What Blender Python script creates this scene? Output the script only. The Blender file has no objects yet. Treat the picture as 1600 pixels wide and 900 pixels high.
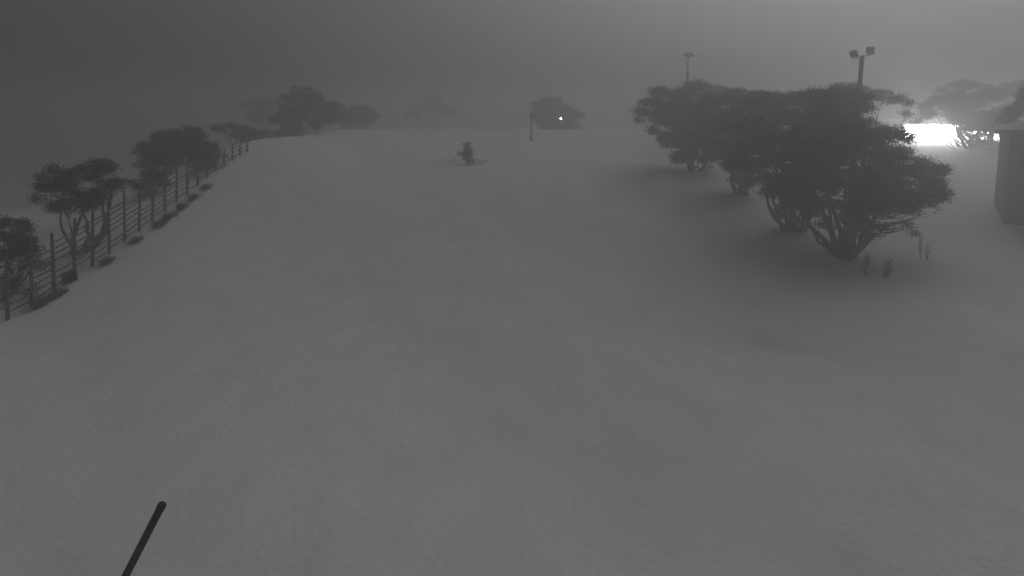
import bpy, math, random
import numpy as np
from mathutils import Vector

sc = bpy.context.scene
COL = sc.collection
R = math.radians

# ------------------------------------------------------------------ camera
cam_data = bpy.data.cameras.new('camera')
cam = bpy.data.objects.new('camera', cam_data); COL.objects.link(cam)
cam.location = (0, 0, 7.5)
cam.rotation_euler = (R(90 - 7), 0, 0)
cam_data.sensor_width = 36
cam_data.lens = 36 * 1000 / 1600
cam_data.shift_y = -137 / 1600
cam_data.clip_start = .05; cam_data.clip_end = 2000
sc.camera = cam

# ------------------------------------------------------------------ world, sun, exposure
SUN_EL, SUN_AZ = 42.0, 35.0
world = bpy.data.worlds.new('World'); sc.world = world; world.use_nodes = True
nt = world.node_tree; nt.nodes.clear()
out = nt.nodes.new('ShaderNodeOutputWorld'); bg = nt.nodes.new('ShaderNodeBackground')
sky = nt.nodes.new('ShaderNodeTexSky'); sky.sky_type = 'NISHITA'; sky.sun_disc = False
sky.sun_elevation = R(SUN_EL); sky.sun_rotation = R(SUN_AZ); sky.air_density = 1; sky.dust_density = 8.0
bw = nt.nodes.new('ShaderNodeRGBToBW')
nt.links.new(sky.outputs[0], bw.inputs[0]); nt.links.new(bw.outputs[0], bg.inputs[0]); nt.links.new(bg.outputs[0], out.inputs[0])
bg.inputs[1].default_value = .025
sd = bpy.data.lights.new('sun', 'SUN'); sd.energy = .19; sd.angle = R(80); sd.color = (1, 1, 1)
sun = bpy.data.objects.new('sun', sd); COL.objects.link(sun)
sun.rotation_euler = (R(90 - SUN_EL), 0, R(180 - SUN_AZ))
sc.view_settings.view_transform = 'Standard'; sc.view_settings.look = 'None'
sc.view_settings.exposure = 0.0; sc.view_settings.gamma = 1
sc.cycles.volume_bounces = 2; sc.cycles.max_bounces = 6
sc.cycles.diffuse_bounces = 3; sc.cycles.transparent_max_bounces = 4
HAZE = .0175
LIT = 80.0
HC = .70

# ------------------------------------------------------------------ helpers
def link(name, me, mat=None, parent=None):
    o = bpy.data.objects.new(name, me); COL.objects.link(o)
    if mat is not None and not me.materials: me.materials.append(mat)
    if parent is not None: o.parent = parent
    return o
def mesh(name, v, f, smooth=False):
    me = bpy.data.meshes.new(name); me.from_pydata([tuple(a) for a in v], [], f)
    if smooth: me.shade_smooth()
    me.update(); return me
def tag(o, label, cat, group=None):
    o['label'] = label; o['category'] = cat
    if group: o['group'] = group
    return o
def thing(name, label, cat, loc, rz=0, group=None):
    o = bpy.data.objects.new(name, None); COL.objects.link(o); o.empty_display_size = .2
    o.location = loc; o.rotation_euler = (0, 0, rz)
    return tag(o, label, cat, group)
def structure(o): o['kind'] = 'structure'; return o

class MB:
    """collects shapes into one mesh"""
    def __init__(s): s.v = []; s.f = []
    def box(s, c, d, rz=0, ry=0, taper=1.0, jit=0, rnd=None):
        n = len(s.v); cz, sz = math.cos(rz), math.sin(rz); cy, sy = math.cos(ry), math.sin(ry)
        for k in (-1, 1):
            for a, b in ((-1, -1), (1, -1), (1, 1), (-1, 1)):
                t = taper if k > 0 else 1
                x, y, z = a*d[0]/2*t, b*d[1]/2*t, k*d[2]/2
                if jit: x += rnd.uniform(-jit, jit); z += rnd.uniform(-jit, jit)
                x, z = x*cy + z*sy, -x*sy + z*cy
                x, y = x*cz - y*sz, x*sz + y*cz
                s.v.append((c[0]+x, c[1]+y, c[2]+z))
        s.f += [tuple(n+i for i in q) for q in ((3,2,1,0),(4,5,6,7),(0,1,5,4),(1,2,6,5),(2,3,7,6),(3,0,4,7))]
    def tube(s, pts, rad, n=6, cap=True):
        pts = [Vector(p) for p in pts]; b = len(s.v)
        up = Vector((.31, .87, .13)).normalized()
        for i, p in enumerate(pts):
            d = (pts[min(i+1, len(pts)-1)] - pts[max(i-1, 0)]).normalized()
            a = d.cross(up)
            if a.length < 1e-3: a = d.cross(Vector((1, 0, 0)))
            a.normalize(); c = d.cross(a); r = rad[i] if hasattr(rad, '__len__') else rad
            for k in range(n):
                t = 2*math.pi*k/n
                s.v.append(tuple(p + a*math.cos(t)*r + c*math.sin(t)*r))
        for i in range(len(pts)-1):
            for k in range(n):
                k2 = (k+1) % n
                s.f.append((b+i*n+k, b+i*n+k2, b+(i+1)*n+k2, b+(i+1)*n+k))
        if cap:
            s.f.append(tuple(b+k for k in range(n))[::-1]); e = b+(len(pts)-1)*n
            s.f.append(tuple(e+k for k in range(n)))
    def build(s, name, mat, parent=None, smooth=False):
        return link(name, mesh(name, s.v, s.f, smooth), mat, parent)

# ------------------------------------------------------------------ materials
def mat(name, col, rough=.9, var=0, scale=3, bump=0, bscale=20, spec=.2, stretch=None):
    m = bpy.data.materials.new(name); m.use_nodes = True; n = m.node_tree; p = n.nodes['Principled BSDF']
    p.inputs['Base Color'].default_value = (col, col, col, 1); p.inputs['Roughness'].default_value = rough
    p.inputs['Specular IOR Level'].default_value = spec
    tc = n.nodes.new('ShaderNodeTexCoord'); mp = n.nodes.new('ShaderNodeMapping'); n.links.new(tc.outputs['Object'], mp.inputs[0])
    if stretch: mp.inputs['Scale'].default_value = stretch
    if var:
        t = n.nodes.new('ShaderNodeTexNoise'); t.inputs['Scale'].default_value = scale; t.inputs['Detail'].default_value = 6
        r = n.nodes.new('ShaderNodeMapRange'); r.inputs[1].default_value = .3; r.inputs[2].default_value = .7
        r.inputs[3].default_value = col*(1-var); r.inputs[4].default_value = col*(1+var)
        n.links.new(mp.outputs[0], t.inputs[0]); n.links.new(t.outputs[0], r.inputs[0]); n.links.new(r.outputs[0], p.inputs['Base Color'])
    if bump:
        t = n.nodes.new('ShaderNodeTexNoise'); t.inputs['Scale'].default_value = bscale; t.inputs['Detail'].default_value = 5
        b = n.nodes.new('ShaderNodeBump'); b.inputs['Strength'].default_value = bump; b.inputs['Distance'].default_value = .05
        n.links.new(mp.outputs[0], t.inputs[0]); n.links.new(t.outputs[0], b.inputs['Height']); n.links.new(b.outputs[0], p.inputs['Normal'])
    return m
def emit(name, strength):
    m = bpy.data.materials.new(name); m.use_nodes = True; n = m.node_tree; n.nodes.clear()
    o = n.nodes.new('ShaderNodeOutputMaterial'); e = n.nodes.new('ShaderNodeEmission'); e.inputs[1].default_value = strength
    n.links.new(e.outputs[0], o.inputs[0]); return m
M_snow = mat('snow', .88, .75, .035, .55, .35, 6, .15)
M_load = mat('snow_load', .88, .8, .04, 2, .3, 9, .1)
M_leaf = mat('gum_leaves', .065, .65, .45, .9)
M_bark = mat('gum_bark', .16, .8, .5, 4, .4, 14, stretch=(3, 3, .6))
M_wood = mat('weathered_wood', .11, .9, .35, 5, .4, 18, stretch=(2, 2, .5))
M_rail = mat('weathered_rail', .13, .9, .35, 4, .3, 15)
M_dark = mat('dark_metal', .035, .5, .2, 6, spec=.4)
M_black = mat('black_rubber', .006, 1, .1, 8, spec=0)
M_steel = mat('galvanised_steel', .22, .5, .2, 5, spec=.5)
M_wall = mat('dark_cladding', .025, .85, .3, 2.5, .3, 12, stretch=(4, 4, .6))
M_trim = mat('dark_trim', .018, .8, .2, 4)
M_lodge = mat('pale_wall', .45, .8, .1, 2)
M_glass = mat('lamp_glass', .3, .15, spec=.6)
M_lit = emit('lit_panel', LIT)
M_lamp = emit('lamp_glow', 45)
M_heath = mat('heath_leaves', .06, .8, .4, 2)

# ------------------------------------------------------------------ ground
# <terrain>
def _ip(y, xs, vs):
    if y <= xs[0]: return vs[0]
    for i in range(len(xs)-1):
        if y <= xs[i+1]:
            t = (y-xs[i])/(xs[i+1]-xs[i])
            a = vs[max(i-1, 0)]; b = vs[i]; c = vs[i+1]; d = vs[min(i+2, len(vs)-1)]
            m0 = (c-a)/(xs[i+1]-xs[max(i-1, 0)])*(xs[i+1]-xs[i]); m1 = (d-b)/(xs[min(i+2, len(xs)-1)]-xs[i])*(xs[i+1]-xs[i])
            return (2*t**3-3*t*t+1)*b+(t**3-2*t*t+t)*m0+(-2*t**3+3*t*t)*c+(t**3-t*t)*m1
    return vs[-1]
def _ss(a, b, x):
    t = min(1, max(0, (x-a)/(b-a))); return t*t*(3-2*t)
def ground(x, y):
    z = _ip(y, [-60, 0, 12, 20, 25, 30, 36, 45, 55, 70, 84, 100, 140, 300], [0, 0, 0, .15, .5, 1.1, 2.1, 3.7, 5.0, 6.1, 6.45, 6.1, 3, -6])
    # drifted berm along the fence
    b = _ip(y, [0, 20, 25, 32, 36, 41, 46, 56, 70, 90], [0, 0, .25, .9, 1.3, 1.75, 1.9, 1.1, .3, 0])
    z += b*math.exp(-((x+20)/9.0)**2)*(1 if x > -20 else 1)
    # the slope falls away beyond the fence
    k = _ss(-19.0, -36.0, x) if False else (1-_ss(-38.0, -19.2, x))
    far = 1
    z = z*(1-k*far)+(-1.6)*k*far
    z += -7*(1-_ss(-95.0, -44.0, x))
    # undulations and the sunken right foreground
    z += .10*math.sin(x*.21+.7)*math.sin(y*.17+1.1)+.05*math.sin(x*.5+y*.33)
    return z
# </terrain>
def fbm_grid(X, Y, seed, scale, octs):
    rs = np.random.RandomState(seed); T = rs.rand(256, 256); tot = np.zeros_like(X); amp = 1
    for o in range(octs):
        u = X/scale; v = Y/scale; i = np.floor(u).astype(int); j = np.floor(v).astype(int); fu = u-i; fv = v-j
        fu = fu*fu*(3-2*fu); fv = fv*fv*(3-2*fv)
        g = lambda a, b: T[(i+a) % 256, (j+b) % 256]
        tot += amp*((g(0,0)*(1-fu)+g(1,0)*fu)*(1-fv)+(g(0,1)*(1-fu)+g(1,1)*fu)*fv-.5); amp *= .5; scale /= 2.03
    return tot
DENTS = [(8.5+.35*k, 20.6-.28*k+.1*(k % 2), .24, .12) for k in range(6)]+[(8.4, 20.9, .6, .08)]   # (x, y, radius, depth) hollows in the snow
def build_ground():
    t = np.linspace(-1, 1, 421); xs = 22*t+238*np.sign(t)*np.abs(t)**5
    t = np.linspace(0, 1, 460); ys = -40+72*t+268*t**4
    X, Y = np.meshgrid(xs, ys); Z = np.vectorize(ground)(X, Y)
    Z = Z+.16*fbm_grid(X+500, Y+500, 1, 6.5, 3)+.05*fbm_grid(X*1.0+900, Y*.6+300, 2, .9, 3)
    for (dx, dy, r, dep) in DENTS:
        Z -= dep*np.exp(-((X-dx)**2+(Y-dy)**2)/(r*r))
    ny, nx = X.shape; V = np.stack([X, Y, Z], -1).reshape(-1, 3)
    I = np.arange(nx*ny).reshape(ny, nx); F = np.stack([I[:-1,:-1], I[:-1,1:], I[1:,1:], I[1:,:-1]], -1).reshape(-1, 4)
    me = bpy.data.meshes.new('snow_ground'); me.vertices.add(len(V)); me.vertices.foreach_set('co', V.ravel())
    me.loops.add(F.size); me.loops.foreach_set('vertex_index', F.ravel()); me.polygons.add(len(F))
    me.polygons.foreach_set('loop_start', np.arange(0, F.size, 4)); me.update(calc_edges=True); me.shade_smooth()
    structure(link('snow_ground', me, M_snow))

# ------------------------------------------------------------------ trees
def leaves_mesh(name, clumps, dens, leaf, seed, droop=.3):
    rs = np.random.RandomState(seed); P = []; 
    for (cx, cy, cz, rx, ry, rz, dd) in clumps:
        # each clump of the crown is a bunch of smaller leafy heads with gaps between them
        m = int(max(3, min(26, 5+7*rx*rz*(.11/leaf))))
        e = rs.normal(size=(m, 3)); e /= np.linalg.norm(e, axis=1)[:, None]
        e[:, 2] = np.where((e[:, 2] < 0) & (rs.rand(m) < .5), -e[:, 2], e[:, 2])
        e *= rs.uniform(.55, 1.0, m)[:, None]
        hx = rs.uniform(.24, .46, m); hz = hx*rs.uniform(.55, 1.0, m)
        wt = hx*hx; area = rx*rz*3.14
        n = int(max(14 if dd > .2 else 2, area*dens*dd*50/(leaf/.11)**.5)); w = rs.choice(m, n, p=wt/wt.sum())
        d = rs.normal(size=(n, 3)); d /= np.linalg.norm(d, axis=1)[:, None]; d[:, 2] = np.where(rs.rand(n) < .6, np.abs(d[:, 2]), d[:, 2])
        d *= (rs.uniform(.1, 1, n)**.5)[:, None]
        rmin = max(rx, .5)
        c = np.stack([cx+e[w,0]*rx+d[:,0]*hx[w]*rmin, cy+e[w,1]*ry+d[:,1]*hx[w]*rmin, cz+e[w,2]*rz+d[:,2]*hz[w]*max(rz, .3)], -1)
        k = int(26*(.11/leaf)**.7); r = .15*(leaf/.11)**.5
        q = np.repeat(c, k, 0)+rs.normal(size=(n*k, 3))*np.array([r, r, r*.7])
        # stray shoots past the outline
        P.append(q)
    P = np.concatenate(P); n = len(P)
    a = rs.normal(size=(n, 3)); a[:, 2] -= droop; a /= np.linalg.norm(a, axis=1)[:, None]
    b = rs.normal(size=(n, 3)); b -= (b*a).sum(1)[:, None]*a; b /= np.linalg.norm(b, axis=1)[:, None]
    L = leaf*rs.uniform(.7, 1.25, n)[:, None]; W = L*.24
    V = np.stack([P-a*L*.5, P+b*W-a*L*.05, P+a*L*.5, P-b*W-a*L*.05], 1).reshape(-1, 3)
    me = bpy.data.meshes.new(name); me.vertices.add(4*n); me.vertices.foreach_set('co', V.ravel())
    me.loops.add(4*n); me.loops.foreach_set('vertex_index', np.arange(4*n)); me.polygons.add(n)
    me.polygons.foreach_set('loop_start', np.arange(0, 4*n, 4)); me.update(calc_edges=True)
    return me
def curve(p0, p1, rnd, n=7, sag=.0, wob=.08):
    p0 = Vector(p0); p1 = Vector(p1); d = p1-p0; L = d.length; pts = []
    side = Vector((rnd.uniform(-1, 1), rnd.uniform(-1, 1), rnd.uniform(-.3, .3)))*L*wob*1.6
    for i in range(n+1):
        t = i/n; p = p0+d*t+side*math.sin(math.pi*t)
        p += Vector((rnd.uniform(-1,1), rnd.uniform(-1,1), rnd.uniform(-.5,.5)))*L*wob*.35*math.sin(math.pi*t)
        # stems start out sideways, then climb
        p.z += -L*sag*math.sin(math.pi*t)
        pts.append(p)
    return pts
def snow_gum(label, cat, group, x, y, clumps, snow, nst, dens, leaf, spread, tr, seed):
    rnd = random.Random(seed); z = ground(x, y)-.12
    t = thing('snow_gum', label, cat, (x, y, z), 0, group)
    order = sorted(clumps, key=lambda c: -c[3]*c[5]); brs = []
    # several stems from one rootstock, each climbing to one clump
    for i in range(nst):
        c = order[i % len(order)]
        ang = rnd.uniform(0, 6.28); off = spread*rnd.uniform(.2, 1)
        b = Vector((math.cos(ang)*off+c[0]*.12*spread, math.sin(ang)*off*.6, -.25))
        tip = Vector((c[0]+rnd.uniform(-.4,.4)*c[3], c[1]+rnd.uniform(-.4,.4)*c[4], c[2]-c[5]*rnd.uniform(-.1,.4)))
        r0 = tr*rnd.uniform(.6, 1.05); pts = curve(b, tip, rnd, 9, .06, .10)
        tb = MB(); tb.tube(pts, [r0*(1-.78*k/9)*(1.35 if k == 0 else 1) for k in range(10)], 7)
        tb.build('trunk', M_bark, t, True)
        brs.append(pts)
    crown_w = MB()
    for c in clumps:
        cc = Vector(c[:3])
        for k in range(5 if c[3] > .5 else 2):
            tgt = Vector((c[0]+rnd.uniform(-.8,.8)*c[3], c[1]+rnd.uniform(-.8,.8)*c[4], c[2]+rnd.uniform(-.3,.6)*c[5]))
            best = None
            for pts in brs:
                for j in range(3, len(pts)-1):
                    q = pts[j]; dd = (q-tgt).length + (2.0 if q.z > tgt.z else 0)
                    if best is None or dd < best[0]: best = (dd, pts, j)
            q = best[1][best[2]]; pp = curve(q, tgt, rnd, 5, .03, .12)
            r0 = tr*.34*rnd.uniform(.6, 1); crown_w.tube(pp, [max(.008, r0*(1-.75*i/5)) for i in range(6)], 5, False)
    cr = link('crown', leaves_mesh('crown', clumps, dens, leaf, seed+7), M_leaf, t)
    crown_w.build('branches', M_bark, cr, True)['kind'] = 'stuff'
    for s in snow:
        link('snow_load', lump(s[3], rnd), M_load, t).location = s[:3]
    DENTS.append((x, y-.2, .9, .16))
    return t
def lump(r, rnd):
    """irregular pillow of snow lying in the foliage"""
    v = []; f = []; nu, nv = 22, 9; ph = [rnd.uniform(0, 6.28) for _ in range(5)]
    rs = np.random.RandomState(rnd.randint(0, 9999)); N = rs.uniform(-1, 1, (nv+1, nu))
    for j in range(nv+1):
        th = math.pi*j/nv
        for i in range(nu):
            p = 2*math.pi*i/nu; k = r*(1+.25*math.sin(2*p+ph[0])+.18*math.sin(3*p+ph[1])+.12*math.sin(7*p+ph[2])+.10*N[j, i]*math.sin(th))
            v.append((k*math.sin(th)*math.cos(p), k*.8*math.sin(th)*math.sin(p), r*(.36*math.cos(th)*(1 if th < 1.57 else .4)+.16*math.sin(2.1*p+ph[3])*math.sin(th))))
    for j in range(nv):
        for i in range(nu):
            i2 = (i+1) % nu; f.append((j*nu+i, (j+1)*nu+i, (j+1)*nu+i2, j*nu+i2))
    return mesh('snow_load', v, f, True)

TREES = [
    ('largest dark snow gum, many-trunked, at the near end of the right-hand grove', 'tree', 'snow gums in the right-hand grove', 16.29, 30.55, [(-0.64, 0.99, 6.51, 1.51, 1.36, 1.01, 1.0), (0.25, -0.25, 6.41, 1.09, 0.98, 0.79, 1.0), (1.51, -0.15, 5.63, 1.03, 0.93, 0.67, 1.0), (2.26, 0.35, 4.45, 1.48, 1.34, 0.87, 1.0), (3.93, 0.49, 3.88, 0.87, 0.78, 0.81, 1.0), (2.93, -0.71, 3.02, 0.84, 0.75, 0.54, 1.0), (0.6, 0.45, 4.66, 1.8, 1.62, 1.24, 1.0), (-1.86, -0.17, 4.55, 1.52, 1.37, 1.28, 1.0), (-2.09, 0.83, 3.07, 1.38, 1.24, 0.88, 1.0), (-0.84, -1.01, 3.11, 1.65, 1.49, 0.89, 1.0), (1.05, -1.08, 3.18, 1.36, 1.22, 0.77, 1.0), (-0.89, 0.26, 1.97, 1.17, 1.05, 0.68, 0.7), (0.86, 0.33, 2.02, 1.05, 0.94, 0.68, 0.5), (1.4, -1.12, 2.08, 1.12, 1.01, 0.59, 0.6), (2.9, -0.48, 2.2, 0.66, 0.6, 0.48, 0.7), (2.66, -0.38, 1.35, 0.48, 0.43, 0.3, 0.35), (-3.02, 0.05, 5.29, 1.22, 1.1, 1.04, 1.0), (-1.88, -0.51, 7.3, 1.26, 1.14, 0.66, 1.0), (0.04, 0.62, 7.39, 1.0, 0.9, 0.5, 1.0), (0.96, -0.44, 1.14, 0.9, 0.81, 0.3, 0.25), (-1.02, -0.51, 5.4, 1.5, 1.35, 0.9, 1.0), (0.67, -1.1, 4.25, 1.18, 1.06, 0.77, 1.0), (-1.3, -0.05, 3.77, 1.34, 1.21, 0.79, 1.0), (0.37, -0.94, 3.4, 1.18, 1.07, 0.71, 1.0), (-1.73, 0.17, 2.42, 0.92, 0.83, 0.55, 0.8), (-0.14, -0.42, 1.67, 0.78, 0.71, 0.54, 0.6), (4.19, 0.55, 3.19, 0.68, 0.62, 0.68, 1.0), (2.1, -0.62, 2.76, 0.78, 0.7, 0.54, 1.0)], [(1.76, -1.2, 4.58, 0.37), (1.84, -1.25, 3.87, 0.34), (-1.17, -1.5, 4.39, 0.18), (0.53, -1.3, 3.38, 0.15), (-3.65, -1.3, 4.61, 0.15)], 12, 1.35, 0.11, 0.5, 0.2),
    ('snow gum close behind the largest one, second from the near end of the grove', 'tree', 'snow gums in the right-hand grove', 15.31, 34.36, [(-1.53, 0.86, 6.35, 1.62, 1.46, 0.99, 1.0), (0.34, 0.8, 6.63, 1.62, 1.46, 0.91, 1.0), (2.33, 0.61, 6.76, 1.4, 1.26, 0.84, 1.0), (-2.66, -0.48, 4.89, 1.42, 1.28, 1.15, 1.0), (-0.43, -0.04, 4.54, 1.58, 1.42, 1.3, 1.0), (-1.57, 0.38, 3.24, 1.25, 1.13, 0.9, 1.0), (-0.21, -0.07, 2.14, 1.1, 0.99, 0.89, 1.0), (-2.7, 0.21, 3.67, 0.9, 0.81, 0.76, 1.0), (0.04, 0.23, 1.05, 0.9, 0.81, 0.83, 0.9), (-1.13, -0.35, 2.34, 0.88, 0.8, 0.68, 0.9), (1.72, 1.03, 5.73, 1.63, 1.47, 1.06, 1.0), (-0.82, 0.8, 5.56, 1.41, 1.27, 0.91, 1.0), (0.83, -0.5, 2.69, 1.02, 0.91, 1.02, 0.9), (0.55, 0.47, 0.13, 0.49, 0.44, 0.42, 0.6)], [(-2.73, -1.2, 4.09, 0.21)], 8, 1.35, 0.11, 0.4, 0.15),
    ('dense snow gum in the middle of the right-hand grove, foliage hanging low', 'tree', 'snow gums in the right-hand grove', 15.07, 41.06, [(-1.55, 0.97, 5.42, 1.77, 1.59, 1.09, 1.0), (-0.24, -0.51, 5.7, 1.62, 1.46, 0.97, 1.0), (-2.21, -0.61, 3.91, 1.54, 1.38, 1.05, 1.0), (-0.65, -0.86, 3.12, 1.53, 1.37, 1.37, 1.0), (0.18, -0.13, 1.33, 1.06, 0.96, 0.98, 1.0), (-0.79, 1.0, 2.21, 1.18, 1.06, 0.93, 1.0), (0.06, -0.11, 0.51, 0.66, 0.59, 0.49, 0.7), (-1.23, -0.63, 4.51, 1.62, 1.46, 0.97, 1.0), (-0.91, -0.63, 1.61, 0.97, 0.87, 0.89, 1.0)], [], 7, 1.35, 0.11, 0.35, 0.13),
    ('snow gum with a leftward-pointing crown at the far left end of the right-hand grove', 'tree', 'snow gums in the right-hand grove', 13.6, 47.43, [(-3.4, -1.06, 4.16, 1.3, 1.17, 0.74, 1.0), (-2.02, -0.62, 4.86, 1.78, 1.6, 1.12, 1.0), (-0.26, -0.08, 5.11, 1.89, 1.7, 1.14, 1.0), (1.15, 0.52, 3.48, 1.73, 1.55, 1.34, 1.0), (-1.72, 0.41, 3.24, 1.63, 1.46, 1.05, 1.0), (-0.36, -0.79, 2.33, 1.59, 1.43, 0.93, 1.0), (-1.97, -0.37, 2.08, 0.85, 0.76, 0.66, 0.9), (1.25, -0.87, 1.87, 1.3, 1.17, 0.93, 1.0), (-0.57, -0.04, 0.9, 1.52, 1.36, 0.57, 0.9), (1.17, 0.2, 0.64, 0.86, 0.77, 0.48, 0.7), (-0.63, 0.94, 3.48, 2.13, 1.92, 1.06, 1.0), (0.27, -1.04, 1.87, 1.39, 1.25, 1.02, 1.0)], [], 9, 1.2, 0.13, 0.5, 0.12),
    ('pale flat-topped snow gum crown showing above the far end of the right-hand grove', 'tree', 'snow gums in the right-hand grove', 18.71, 62, [(-1.19, 0.29, 4.81, 1.87, 1.68, 0.75, 1.0), (0.85, -0.1, 4.55, 1.98, 1.78, 0.87, 1.0), (-0.9, -1.0, 3.38, 2.44, 2.2, 1.22, 1.0)], [], 4, 1.0, 0.15, 0.35, 0.11),
    ('thin see-through snow gum crown arching right beside the floodlight pole, against the glow', 'tree', 'snow gums in the right-hand grove', 23.03, 42, [(-1.04, 0.71, 6.62, 0.85, 0.77, 0.38, 0.6), (0.16, -0.04, 6.42, 0.84, 0.76, 0.42, 0.8), (1.32, 0.33, 5.94, 0.68, 0.61, 0.55, 0.7), (2.25, 0.05, 5.68, 0.76, 0.68, 0.63, 0.8), (-0.59, -0.32, 6.0, 0.67, 0.6, 0.33, 0.6), (2.55, -0.24, 4.86, 0.29, 0.26, 0.33, 0.6)], [], 6, 1.2, 0.1, 0.3, 0.08),
    ('low snow gum branch crown between the right-hand grove and the floodlit building', 'tree', 'snow gums in front of the floodlit building', 39.45, 57, [(-3.24, -0.13, 2.78, 1.02, 0.92, 0.57, 1.0), (-2.54, -0.22, 3.11, 0.68, 0.61, 0.45, 1.0)], [], 2, 1.0, 0.12, 0.35, 0.06),
    ('many-stemmed snow gum with a domed crown, backlit in front of the floodlit building', 'tree', 'snow gums in front of the floodlit building', 41.89, 58, [(-1.63, 0.5, 5.4, 1.4, 1.26, 0.64, 1.0), (-2.7, 0.33, 4.37, 1.52, 1.37, 0.82, 1.0), (-3.61, 0.42, 3.46, 1.29, 1.16, 0.82, 1.0), (-1.24, 0.68, 3.58, 1.76, 1.58, 0.94, 1.0), (0.8, 1.13, 3.94, 1.77, 1.6, 1.06, 1.0), (1.55, 0.19, 4.02, 1.28, 1.15, 1.05, 1.0), (-0.18, 0.81, 2.49, 2.0, 1.8, 0.82, 1.0), (0.59, -0.9, 2.48, 1.48, 1.34, 0.8, 1.0), (-2.99, -1.14, 2.76, 1.14, 1.02, 0.57, 0.8), (-0.54, -1.02, 1.46, 1.71, 1.54, 0.8, 0.9), (2.13, 0.41, 1.33, 1.28, 1.16, 0.82, 0.9), (2.11, 1.03, 0.33, 1.65, 1.49, 0.47, 0.6), (-0.37, 0.15, 1.28, 0.93, 0.84, 0.87, 1.1), (1.08, 0.44, 1.62, 1.52, 1.37, 0.94, 1), (2.05, 0.41, 2.2, 1.17, 1.05, 0.82, 1)], [], 34, 1.3, 0.13, 1.9, 0.13),
    ('broad snow gum partly hidden by the dark hut, backlit by the floodlit building', 'tree', 'snow gums in front of the floodlit building', 47.47, 60.5, [(-2.91, -0.78, 4.76, 1.19, 1.08, 0.66, 1.0), (-0.75, -0.14, 5.15, 1.57, 1.41, 0.66, 1.0), (0.21, -0.84, 4.88, 1.79, 1.61, 0.84, 1.0), (0.22, 0.2, 4.04, 1.58, 1.42, 0.85, 0.8), (-0.67, 0.47, 3.03, 1.46, 1.32, 0.85, 0.8), (0.43, 0.94, 1.65, 1.23, 1.11, 0.86, 0.7)], [], 12, 0.8, 0.14, 1.3, 0.12),
    ('dark snow gum crown rising over the roof of the dark hut at the right edge', 'tree', None, 32.5, 37.5, [(-3.07, -0.52, 6.59, 0.59, 0.53, 0.67, 1.0), (-2.86, 0.11, 5.88, 0.68, 0.61, 0.53, 1.0), (-1.67, 0.59, 6.01, 0.99, 0.89, 0.99, 1.0), (-4.19, -0.36, 5.07, 0.48, 0.43, 0.33, 1.0), (-3.18, 0.43, 5.52, 0.53, 0.48, 0.46, 1.0)], [], 4, 1.0, 0.1, 0.35, 0.1),
    ('dark snow gum cut off by the left edge of the picture, close behind the fence', 'tree', 'snow gums behind the snow fence', -20.37, 25, [(0.31, 0.47, 2.72, 0.61, 0.55, 0.41, 1.0), (-0.55, 0.51, 2.19, 0.87, 0.78, 0.66, 1.0), (0.7, 0.28, 2.07, 0.51, 0.46, 0.46, 1.0), (1.51, -0.27, 1.92, 0.3, 0.27, 0.25, 0.8), (0.24, 0.03, 1.55, 0.9, 0.81, 0.55, 1.0), (1.41, -0.39, 1.26, 0.44, 0.4, 0.39, 0.6), (-0.2, 0.37, 0.42, 0.56, 0.5, 0.36, 0.5), (1.06, -0.36, 0.35, 0.39, 0.35, 0.3, 0.4)], [], 6, 1.5, 0.1, 0.35, 0.12),
    ('snow gum with two rounded crown lobes behind the middle of the snow fence', 'tree', 'snow gums behind the snow fence', -20.42, 29.5, [(-0.52, 0.42, 2.73, 0.84, 0.75, 0.66, 1.0), (-1.41, 0.33, 2.8, 0.48, 0.43, 0.36, 1.0), (1.01, 0.31, 3.64, 0.89, 0.8, 0.48, 1.0), (0.5, -0.39, 3.4, 0.76, 0.68, 0.41, 1.0), (2.07, -0.58, 3.24, 0.58, 0.52, 0.35, 1.0), (1.0, -0.67, 2.2, 0.81, 0.73, 0.63, 1.0), (-0.45, -0.12, 1.92, 0.59, 0.53, 0.41, 0.8), (1.36, -0.13, 2.67, 0.53, 0.48, 0.41, 0.7), (-1.3, -0.03, 3.49, 0.21, 0.19, 0.09, 0.7), (-0.71, -0.04, 3.76, 0.18, 0.16, 0.09, 0.7), (-1.66, 0.2, 2.39, 0.27, 0.24, 0.18, 0.8)], [(0.91, -1.2, 2.7, 0.09)], 7, 1.5, 0.1, 0.5, 0.13),
    ('small round dark snow gum just behind the upper posts of the snow fence', 'tree', 'snow gums behind the snow fence', -20.64, 36, [(-0.11, 0.01, 0.7, 0.86, 0.78, 0.47, 1.0), (0.24, 0.59, 1.05, 0.73, 0.66, 0.44, 1.0), (-0.55, 0.05, 0.44, 0.43, 0.39, 0.32, 1.0)], [], 4, 1.5, 0.11, 0.35, 0.08),
    ('wide dark snow gum standing above the upper end of the snow fence', 'tree', 'snow gums behind the snow fence', -22.58, 43, [(-2.46, 0.84, 0.82, 0.96, 0.87, 0.7, 1.0), (-0.76, 0.5, 1.27, 1.31, 1.17, 1.04, 1.0), (1.23, -0.94, 1.99, 1.18, 1.06, 0.76, 1.0), (1.94, -0.06, 1.29, 1.03, 0.93, 0.69, 1.0), (0.35, 0.19, 0.55, 1.56, 1.4, 0.95, 1.0), (-1.04, -0.23, 0.19, 1.2, 1.08, 0.68, 1.0), (2.6, -0.43, 0.8, 0.6, 0.54, 0.38, 1.0)], [], 7, 1.5, 0.12, 0.35, 0.13),
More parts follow.
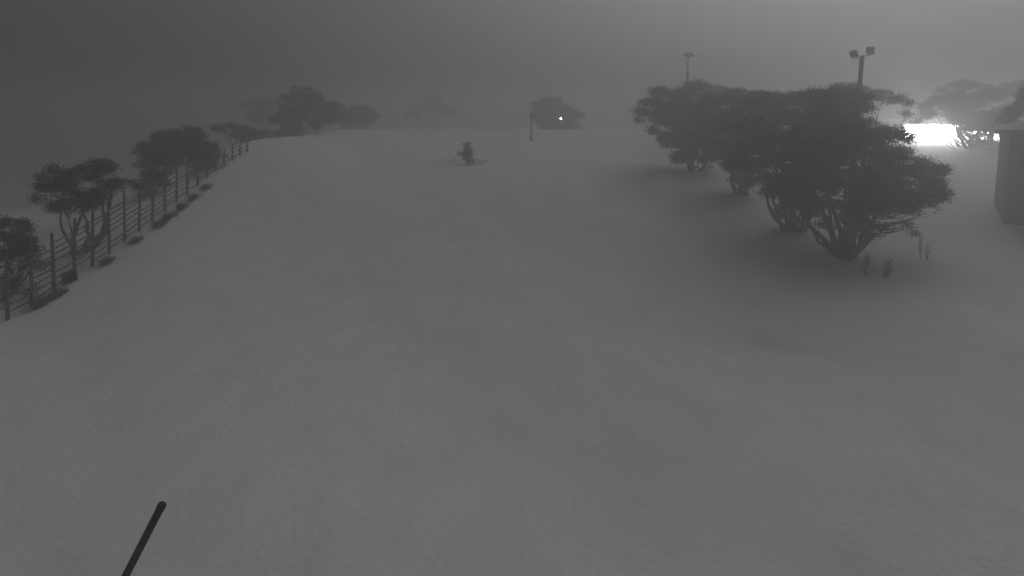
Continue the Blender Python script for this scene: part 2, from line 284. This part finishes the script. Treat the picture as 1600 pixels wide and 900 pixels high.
    ('scrubby low snow gum in the drift at the upper end of the snow fence', 'tree', 'snow gums behind the snow fence', -20.12, 40, [(-0.94, 0.0, -0.38, 0.8, 0.72, 0.48, 0.6), (0.68, -0.79, 0.2, 0.86, 0.78, 0.55, 0.7), (0.91, 0.42, 0.39, 0.73, 0.65, 0.49, 0.6), (1.47, 0.54, 0.59, 0.57, 0.51, 0.41, 0.5)], [], 7, 1.5, 0.12, 0.35, 0.06),
    ('small flat-crowned snow gum fading in the fog, right of the wide dark one', 'tree', 'snow gums fading into the fog', -24.11, 56, [(-0.15, -1.14, 2.35, 1.21, 1.09, 0.55, 1.0), (0.51, 0.5, 1.88, 1.24, 1.12, 0.68, 1.0), (1.25, 0.68, 1.32, 1.02, 0.92, 0.51, 1.0)], [], 4, 1.0, 0.15, 0.35, 0.1),
    ('tall rounded snow gum in the fog on the left ridge', 'tree', 'snow gums fading into the fog', -21.91, 66, [(0.54, 0.31, 3.85, 1.99, 1.79, 1.33, 1.0), (-1.54, 0.8, 2.23, 1.6, 1.44, 1.07, 1.0), (0.62, 1.08, 2.03, 2.28, 2.05, 1.34, 1.0), (3.09, -0.92, 2.85, 1.43, 1.29, 1.17, 1.0), (-2.29, -1.17, 0.29, 1.17, 1.05, 0.65, 1.0), (-1.18, 0.72, 0.71, 1.47, 1.32, 0.67, 1.0)], [], 6, 1.4, 0.16, 0.35, 0.13),
    ('faint spreading snow gum in the fog, right of the tall rounded one', 'tree', 'snow gums fading into the fog', -21.55, 84, [(-1.09, 0.59, 2.37, 2.71, 2.44, 1.52, 1.0), (2.03, -0.26, 2.04, 2.01, 1.81, 1.34, 1.0), (0.88, -0.75, 1.21, 2.5, 2.25, 0.75, 1.0)], [], 5, 1.0, 0.2, 0.35, 0.13),
    ('small dark bushy snow gum with low sprawling branches, alone in the middle of the slope', 'small tree', None, -3.45, 49, [(-0.01, -0.11, 1.28, 0.24, 0.22, 0.29, 1.2), (0.21, 0.18, 0.88, 0.34, 0.31, 0.3, 1.2), (-0.2, -0.33, 0.61, 0.39, 0.35, 0.29, 1.2), (0.14, -0.28, 0.27, 0.44, 0.39, 0.24, 1.2), (-1.12, 0.14, 0.24, 0.54, 0.49, 0.15, 0.12), (1.1, 0.02, 0.1, 0.54, 0.49, 0.15, 0.12)], [], 5, 1.0, 0.12, 0.35, 0.09),
    ('barely visible snow gum in the fog behind the tall rounded one', 'tree', 'snow gums fading into the fog', -41.85, 104, [(0.09, 0.9, 11.14, 2.52, 2.27, 1.47, 1.0), (3.59, -0.9, 11.61, 1.86, 1.67, 1.24, 1.0), (1.02, 0.2, 9.59, 2.71, 2.44, 1.25, 1.0)], [], 4, 1.0, 0.22, 0.35, 0.15),
    ('faint round snow gum far up the slope beside the small bright lamp', 'tree', 'snow gums fading into the fog', 4.92, 89, [(0.23, 0.77, 2.88, 2.51, 2.26, 1.26, 1.0), (2.05, -1.03, 1.81, 2.29, 2.06, 1.41, 1.0), (-0.96, -0.24, 1.29, 1.6, 1.44, 1.24, 1.0), (1.03, -0.94, 0.24, 2.29, 2.06, 1.06, 1.0), (4.03, -0.45, 1.64, 1.06, 0.96, 0.89, 1.0), (0.54, 0.07, 3.74, 1.78, 1.6, 0.8, 1.0), (0.93, 0.45, 1.55, 3.04, 2.74, 1.61, 1.0), (0.35, -0.63, -0.46, 1.77, 1.59, 0.8, 1.0)], [], 6, 1.3, 0.2, 0.35, 0.14),
    ('almost invisible snow gum far behind the centre of the slope, left of the small lamp', 'tree', 'snow gums fading into the fog', -15.45, 128, [(-1.02, -0.0, 6.75, 2.82, 2.53, 2.05, 1.0), (2.87, -0.99, 5.86, 2.29, 2.06, 1.52, 1.0), (-3.63, 0.32, 4.87, 2.57, 2.31, 1.54, 1.0)], [], 4, 0.4, 0.3, 0.35, 0.2)
]

for i, T in enumerate(TREES):
    label, cat, group, x, y, cl, sn, nst, dens, leaf, spread, tr = T
    snow_gum(label, cat, group, x, y, cl, sn, nst, dens, leaf, spread, tr, 100+i*13)

# ------------------------------------------------------------------ small plants
def sprig(name, label, x, y, hgt, n, foliage, seed, cat='shrub', group=None, w=.5):
    """thin stems fanning from one root, small leaves set along them"""
    rnd = random.Random(seed); t = thing(name, label, cat, (x, y, ground(x, y)-.06), 0, group); v = []; f = []; low = name != 'gum_sapling'
    wood = MB()
    for i in range(n):
        a = rnd.uniform(0, 6.28); q = rnd.uniform(.15, 1)*w*hgt
        tip = (math.cos(a)*q*1.2, math.sin(a)*q, hgt*rnd.uniform(.55, 1.08))
        m = wood if low else MB(); root = (math.cos(a)*q*.25, math.sin(a)*q*1.5, -.08) if low else (math.cos(a)*.12, math.sin(a)*.12, -.08)
        tip = (tip[0]*.7, tip[1]*2.3, tip[2]) if low else (tip[0]*.6, tip[1]*.6, tip[2])
        m_ = .14 if low else .05; pts = curve(root, tip, rnd, 6, 0, m_)
        m.tube(pts, [.020, .018, .015, .012, .010, .008, .005] if not low else .006, 4)
        if not low: m.build('stem', M_bark, t, True)
        for k in range(int(foliage)):
            j = rnd.uniform(.25 if low else .45, 1)*6; p = pts[min(6, int(j))]
            s_ = .07 if low else .10
            c = p+Vector((rnd.gauss(0, s_), rnd.gauss(0, s_), rnd.gauss(0, s_)))
            d = Vector((rnd.gauss(0, 1), rnd.gauss(0, 1), rnd.gauss(.2, 1))).normalized(); e = d.cross(Vector((rnd.gauss(0,1), rnd.gauss(0,1), rnd.gauss(0,1)))).normalized()
            L = rnd.uniform(.05, .10); b = len(v)
            v += [c-d*L*.5, c+e*L*.2, c+d*L*.5, c-e*L*.2]; f.append((b, b+1, b+2, b+3))
    if low: wood.build('stems', M_bark, t)['kind'] = 'stuff'
    link('foliage', mesh('foliage', v, f), M_heath, t)['kind'] = 'stuff'
    return t
SG = 'saplings in front of the right-hand grove'
sprig('gum_sapling', 'thin bare sapling sticking up in front of the largest snow gum, leftmost of the three', 15.7, 27.7, 1.1, 4, 34, 5, 'sapling', SG, .22)
sprig('gum_sapling', 'leafier little sapling in the middle of the three before the right-hand grove', 16.4, 27.5, .9, 5, 45, 6, 'sapling', SG, .3)
sprig('gum_sapling', 'lone wispy sapling right of the largest snow gum, nearest the hut', 19.4, 29.6, 1.3, 5, 30, 7, 'sapling', SG, .4)
HB = 'heath tufts along the foot of the snow fence'
for i, (x, y, hh, lab) in enumerate([
    (-18.1, 23.9, .40, 'heath tuft at the foot of the snow fence beside the left edge of the picture'),
    (-18.0, 24.7, .30, 'low heath tuft at the foot of the snow fence, just left of the dark board'),
    (-18.0, 27.9, .30, 'small heath tuft at a post foot, right of the dark board'),
    (-17.9, 30.0, .30, 'heath tuft at a post foot halfway up the visible snow fence'),
    (-17.8, 31.9, .42, 'thick heath tuft at the snow edge below the small round gum'),
    (-17.8, 32.9, .40, 'ragged heath tuft at the snow edge, next up the slope from the thick one'),
    (-17.8, 34.2, .42, 'heath tuft at the snow edge below the wide dark gum'),
    (-17.8, 35.6, .38, 'heath tuft near the upper end of the snow fence'),
    (-17.8, 37.2, .36, 'topmost heath tuft, at the upper end of the snow fence')]):
    sprig('heath_shrub', lab, x, y, hh*.9, 44, 26, 30+i, 'shrub', HB, 1.0)

# ------------------------------------------------------------------ snow fence
def fence():
    y0, sp, N = 21.48, 1.22, 20; FX = -18.45; rnd = random.Random(4)
    t = thing('snow_fence', 'weathered timber snow fence of tall posts and thin horizontal rails along the left ridge', 'fence', (FX, y0, ground(FX, y0)))
    oz = ground(FX, y0); tops = []
    for i in range(N):
        y = y0+i*sp; g = ground(FX, y)-oz; H = 2.5*rnd.uniform(.93, 1.04)*(1 if i < 9 else 1-.07*(i-8)); lean = .075+rnd.uniform(-.02, .02); ly = rnd.uniform(-.02, .02)
        tops.append((y-y0, g, lean)); m = MB(); r = rnd.uniform(.055, .07)
        m.tube([(-.02, y-y0, g-.4), (lean*H*.5, y-y0+ly*H*.5, g+H*.5), (lean*H, y-y0+ly*H, g+H)], [r*1.1, r, r*.85], 8)
        m.build('post', M_wood, t, True)
    for i in range(N-1):
        (ya, ga, la), (yb, gb, lb) = tops[i], tops[i+1]
        for k in range(8 if i < 9 else 8-(i-7)//2):
            if rnd.random() < .12: continue
            z = .26+.255*k; za = ga+z+rnd.uniform(-.03, .03); zb = gb+z+rnd.uniform(-.03, .03); mid = (za+zb)/2-rnd.uniform(0, .035)
            w = rnd.uniform(.020, .032); x0 = .085+la*z; x1 = .085+lb*z; xm = (x0+x1)/2; ym = (ya+yb)/2
            v = []; 
            for (x, y, zz) in ((x0, ya+.004, za), (xm, ym, mid), (x1, yb-.004, zb)):
                v += [(x-.012, y, zz-w), (x+.012, y, zz-w), (x+.012, y, zz+w), (x-.012, y, zz+w)]
            f = [(0,1,2,3)[::-1], (8,9,10,11)]
            for s_ in (0, 4):
                for q in range(4): f.append((s_+q, s_+(q+1) % 4, s_+4+(q+1) % 4, s_+4+q))
            link('rail', mesh('rail', v, f), M_rail, t)
fence()
def board():
    x, y = -18.22, 25.78; t = thing('timber_board', 'small dark timber board propped low against the snow fence', 'board', (x, y, ground(x, y)+.05), R(2))
    for k in range(3):
        m = MB(); m.box((0, 0, .10+.165*k), (.035, .95-.03*k, .155)); m.build('plank', M_trim, t)
    for s_ in (-.3, .3):
        m = MB(); m.box((.032, s_, .26), (.03, .06, .44)); m.build('batten', M_trim, t)
board()

# ------------------------------------------------------------------ floodlight pole
def flood_pole():
    x, y = 19.27, 36.0; g = ground(x, y); top = 11.08
    t = thing('floodlight_pole', 'tall timber pole with two unlit floodlights on a crossarm above the right-hand grove', 'floodlight pole', (x, y, g-.1)); H = top-g
    m = MB(); m.tube([(0,0,0), (0,0,H*.5), (.02,0,H)], [.17, .135, .115], 12); m.build('pole', M_wood, t, True)
    m = MB(); m.tube([(-.50,.10,H-.02), (.56,-.12,H+.20)], .035, 8); arm = m.build('crossarm', M_steel, t)
    m = MB(); m.box((.0,-.11,H+.06), (.2,.03,.16)); m.box((.07,-.13,H-.3), (.05,.03,.6)); m.build('arm_bracket', M_dark, t)
    for (cx, cy, cz, rz, tilt) in ((-.40, .05, H+.26, R(118), R(-32)), (.42, -.12, H+.42, R(8), R(-6))):
        f = bpy.data.objects.new('floodlight', None)
        m = MB(); m.box((0,0,0), (.38,.12,.35)); m.box((0,.10,0), (.32,.10,.28))
        for k in range(5): m.box((-.12+.06*k, .17, 0), (.012,.06,.24))
        h_ = m.build('floodlight', M_dark, t); h_.location = (cx, cy, cz); h_.rotation_euler = (tilt, 0, rz)
        m = MB(); m.box((0,-.0645,0), (.33,.008,.30)); m.build('glass', M_glass, h_)
        m = MB(); m.box((-.205,0,-.07), (.015,.04,.26)); m.box((.205,0,-.07), (.015,.04,.26)); m.box((0,0,-.19), (.425,.04,.015)); m.build('bracket', M_steel, h_)
        bpy.data.objects.remove(f)
flood_pole()

# ------------------------------------------------------------------ thin mast in the fog
def mast():
    x, y = 14.86, 55.0; g = ground(x, y); H = 13.0-g
    t = thing('lamp_mast', 'thin tall mast with a small ring-shaped head rising from the left end of the grove', 'mast', (x, y, g))
    m = MB(); m.tube([(0,0,-.2), (0,0,H*.75)], [.12, .095], 10); m.build('lower_pole', M_dark, t, True)
    m = MB(); m.tube([(0,0,H*.75), (0,0,H)], [.075, .06], 10); m.build('upper_pole', M_dark, t, True)
    m = MB(); m.tube([(0,0,H-1.62), (0,0,H-1.42)], .14, 10); m.build('collar', M_dark, t, True)
    m = MB(); n = 16
    m.tube([(.36*math.cos(6.2832*k/n), .36*math.sin(6.2832*k/n)*.8, H+.1+.17*math.sin(6.2832*k/n)) for k in range(n+1)], .075, 6, False)
    m.build('ring_head', M_dark, t, True)
    m = MB(); m.tube([(-.36,0,H+.08), (.36,0,H+.08)], .03, 6); m.tube([(0,-.29,H-.07), (0,.29,H+.26)], .03, 6); m.build('spoke', M_dark, t)
    m = MB(); m.tube([(.36,0,H+.08), (.78,0,H+.02), (.8,0,H-.12)], .03, 6); m.build('side_arm', M_dark, t)
mast()

# ------------------------------------------------------------------ small lamp and marker post up the slope
def small_lamp():
    x, y = 6.5, 86.0; g = ground(x, y); H = 7.93-g
    t = thing('lamp_post', 'short lamp post with a tiny bright lamp, far up the slope', 'lamp', (x, y, g))
    m = MB(); m.tube([(0,0,-.2), (0,0,H-.14)], .05, 8); m.build('post', M_dark, t, True)
    m = MB(); m.tube([(0,0,H+.13), (0,0,H+.19)], [.16, .05], 10); m.build('hood', M_dark, t)
    m = MB(); m.tube([(0,0,H-.13), (0,0,H), (0,0,H+.12)], [.05, .12, .09], 10); m.build('lamp_glass', M_lamp, t, True)
small_lamp()
def marker():
    x, y = 1.87, 62.6; g = ground(x, y)
    t = thing('marker_post', 'thin trail marker post with a small plate, standing left of the faint round gum', 'marker post', (x, y, g), 0)
    m = MB(); m.tube([(0,0,-.2), (0,0,1.0), (.03,0,2.35)], [.10, .08, .045], 8); m.build('post', M_wood, t, True)
    m = MB(); m.box((.03,-.07,2.45), (.32,.03,.42)); m.build('plate', M_dark, t)
    m = MB(); m.box((0,0,.35), (.26,.24,.75), taper=.85); m.build('base_sleeve', M_dark, t)
marker()

# ------------------------------------------------------------------ leaning stake close to the camera
def stake():
    bx_, by_ = STAKE_B; g = ground(bx_, by_); T_ = Vector(STAKE_T)-Vector((bx_, by_, g))
    t = thing('stake', 'short black stake leaning right, in the snow at the bottom left', 'stake', (bx_, by_, g))
    m = MB(); m.tube([T_*-.25, T_*.5, T_*.985], [.06, .06, .06], 14); m.build('shaft', M_black, t, True)
    m = MB(); m.tube([T_*.93, T_], [.066, .066], 14); m.build('cap', M_black, t)
STAKE_B = (-6.35, 9.9); STAKE_T = (-5.42, 9.6, 1.0)
STAKE_B = (-6.39, 9.55); STAKE_T = (-5.58, 9.55, 1.44)
stake()

# ------------------------------------------------------------------ dark hut at the right edge
def hut():
    P = Vector((27.35, 35.1)); g = 1.7; rz = math.atan2(-.49, .87)
    t = thing('ski_hut', 'tall dark timber hut with a snow-covered roof, cut off by the right edge', 'hut', (P.x, P.y, g), rz)
    L, Dp, H = 6.5, 3.6, 5.15          # along the front, along the side, wall height; local +y is away from the camera
    m = MB(); m.box((L/2, Dp/2, H/2-.3), (L, Dp, H+.6)); m.build('wall', M_wall, t)
    rnd = random.Random(9); k = 0; x = .17
    while x < L:                        # vertical boards of the front
        m = MB(); m.box((x, -.035-rnd.uniform(0,.02), H/2-.25+rnd.uniform(-.02,.0)), (.285, .05, H+.45)); m.build('board', M_wall, t); x += .335
    y = .17
    while y < Dp:
        m = MB(); m.box((-.035-rnd.uniform(0,.02), y, H/2-.25+rnd.uniform(-.02,0)), (.05, .285, H+.45)); m.build('board', M_wall, t); y += .335
    m = MB(); m.box((-.07, -.07, H/2-.25), (.14, .14, H+.5)); m.build('corner_post', M_trim, t)
    m = MB(); m.box((L/2, Dp/2, H+.1), (L+.7, Dp+.7, .16)); rf = m.build('roof', M_trim, t)
    n = 26; q = 14; v = []; f = []
    for j in range(q+1):
        for i in range(n+1):
            a, b = i/n, j/q; e = min(1, min(a, 1-a)*n/2.0)*min(1, min(b, 1-b)*q/2.0); e = e**.5
            v.append((-.4+(L+.8)*a+.03*math.sin(b*9), -.4+(Dp+.8)*b+.04*math.sin(a*23+1)*(1-e), H+.19+(.38+.07*math.sin(a*11)+.05*math.sin(b*7+a*4))*e))
    for j in range(q):
        for i in range(n): s_ = j*(n+1)+i; f.append((s_, s_+1, s_+n+2, s_+n+1))
    link('snow_cover', mesh('snow_cover', v, f, True), M_snow, t)
    m = MB(); m.box((2.3, -.07, 1.5), (1.0, .05, 2.1)); d = m.build('door', M_trim, t)
    m = MB(); m.tube([(2.68,-.1,1.4), (2.68,-.16,1.4), (2.6,-.16,1.4)], .015, 6); m.build('handle', M_steel, d)
hut()

# ------------------------------------------------------------------ floodlit building beyond the trees
def lodge():
    X0, X1, Y = 39.0, 50.6, 63.6; g = ground(43, Y)-.05
    t = thing('floodlit_building', 'long low building with a blazing white lit front, seen through the gap beside the grove', 'building', (X0, Y, g))
    W = X1-X0; hb_ = 1.46
    m = MB(); m.box((W/2, 3.0, .75), (W+.3, 5.6, 1.8)); m.build('wall', M_lodge, t)
    m = MB(); m.box((W/2, 2.6, hb_+.35), (W+1.0, 6.8, .12)); m.build('roof', M_lodge, t)
    m = MB(); m.box((W/2, 2.6, hb_+.56), (W+1.1, 6.9, .28), taper=.93); m.build('snow_cover', M_snow, t)
    n = 9; w = W/n
    for i in range(n):
        m = MB(); m.box((w*(i+.5), .09, .74), (w-.05, .12, 1.48)); m.build('lit_window', M_lit, t)
lodge()

build_ground()

# ------------------------------------------------------------------ haze
hb = MB(); hb.box((0, 130, -.5), (526, 344, 31)); hz = hb.build('haze', None); hz['kind'] = 'stuff'
hm = bpy.data.materials.new('haze'); hm.use_nodes = True; n = hm.node_tree; n.nodes.clear()
o = n.nodes.new('ShaderNodeOutputMaterial'); v = n.nodes.new('ShaderNodeVolumePrincipled')
v.inputs['Color'].default_value = (HC, HC, HC, 1); v.inputs['Density'].default_value = HAZE; v.inputs['Anisotropy'].default_value = .7
n.links.new(v.outputs[0], o.inputs['Volume']); hz.data.materials.append(hm); hz.display_type = 'WIRE'
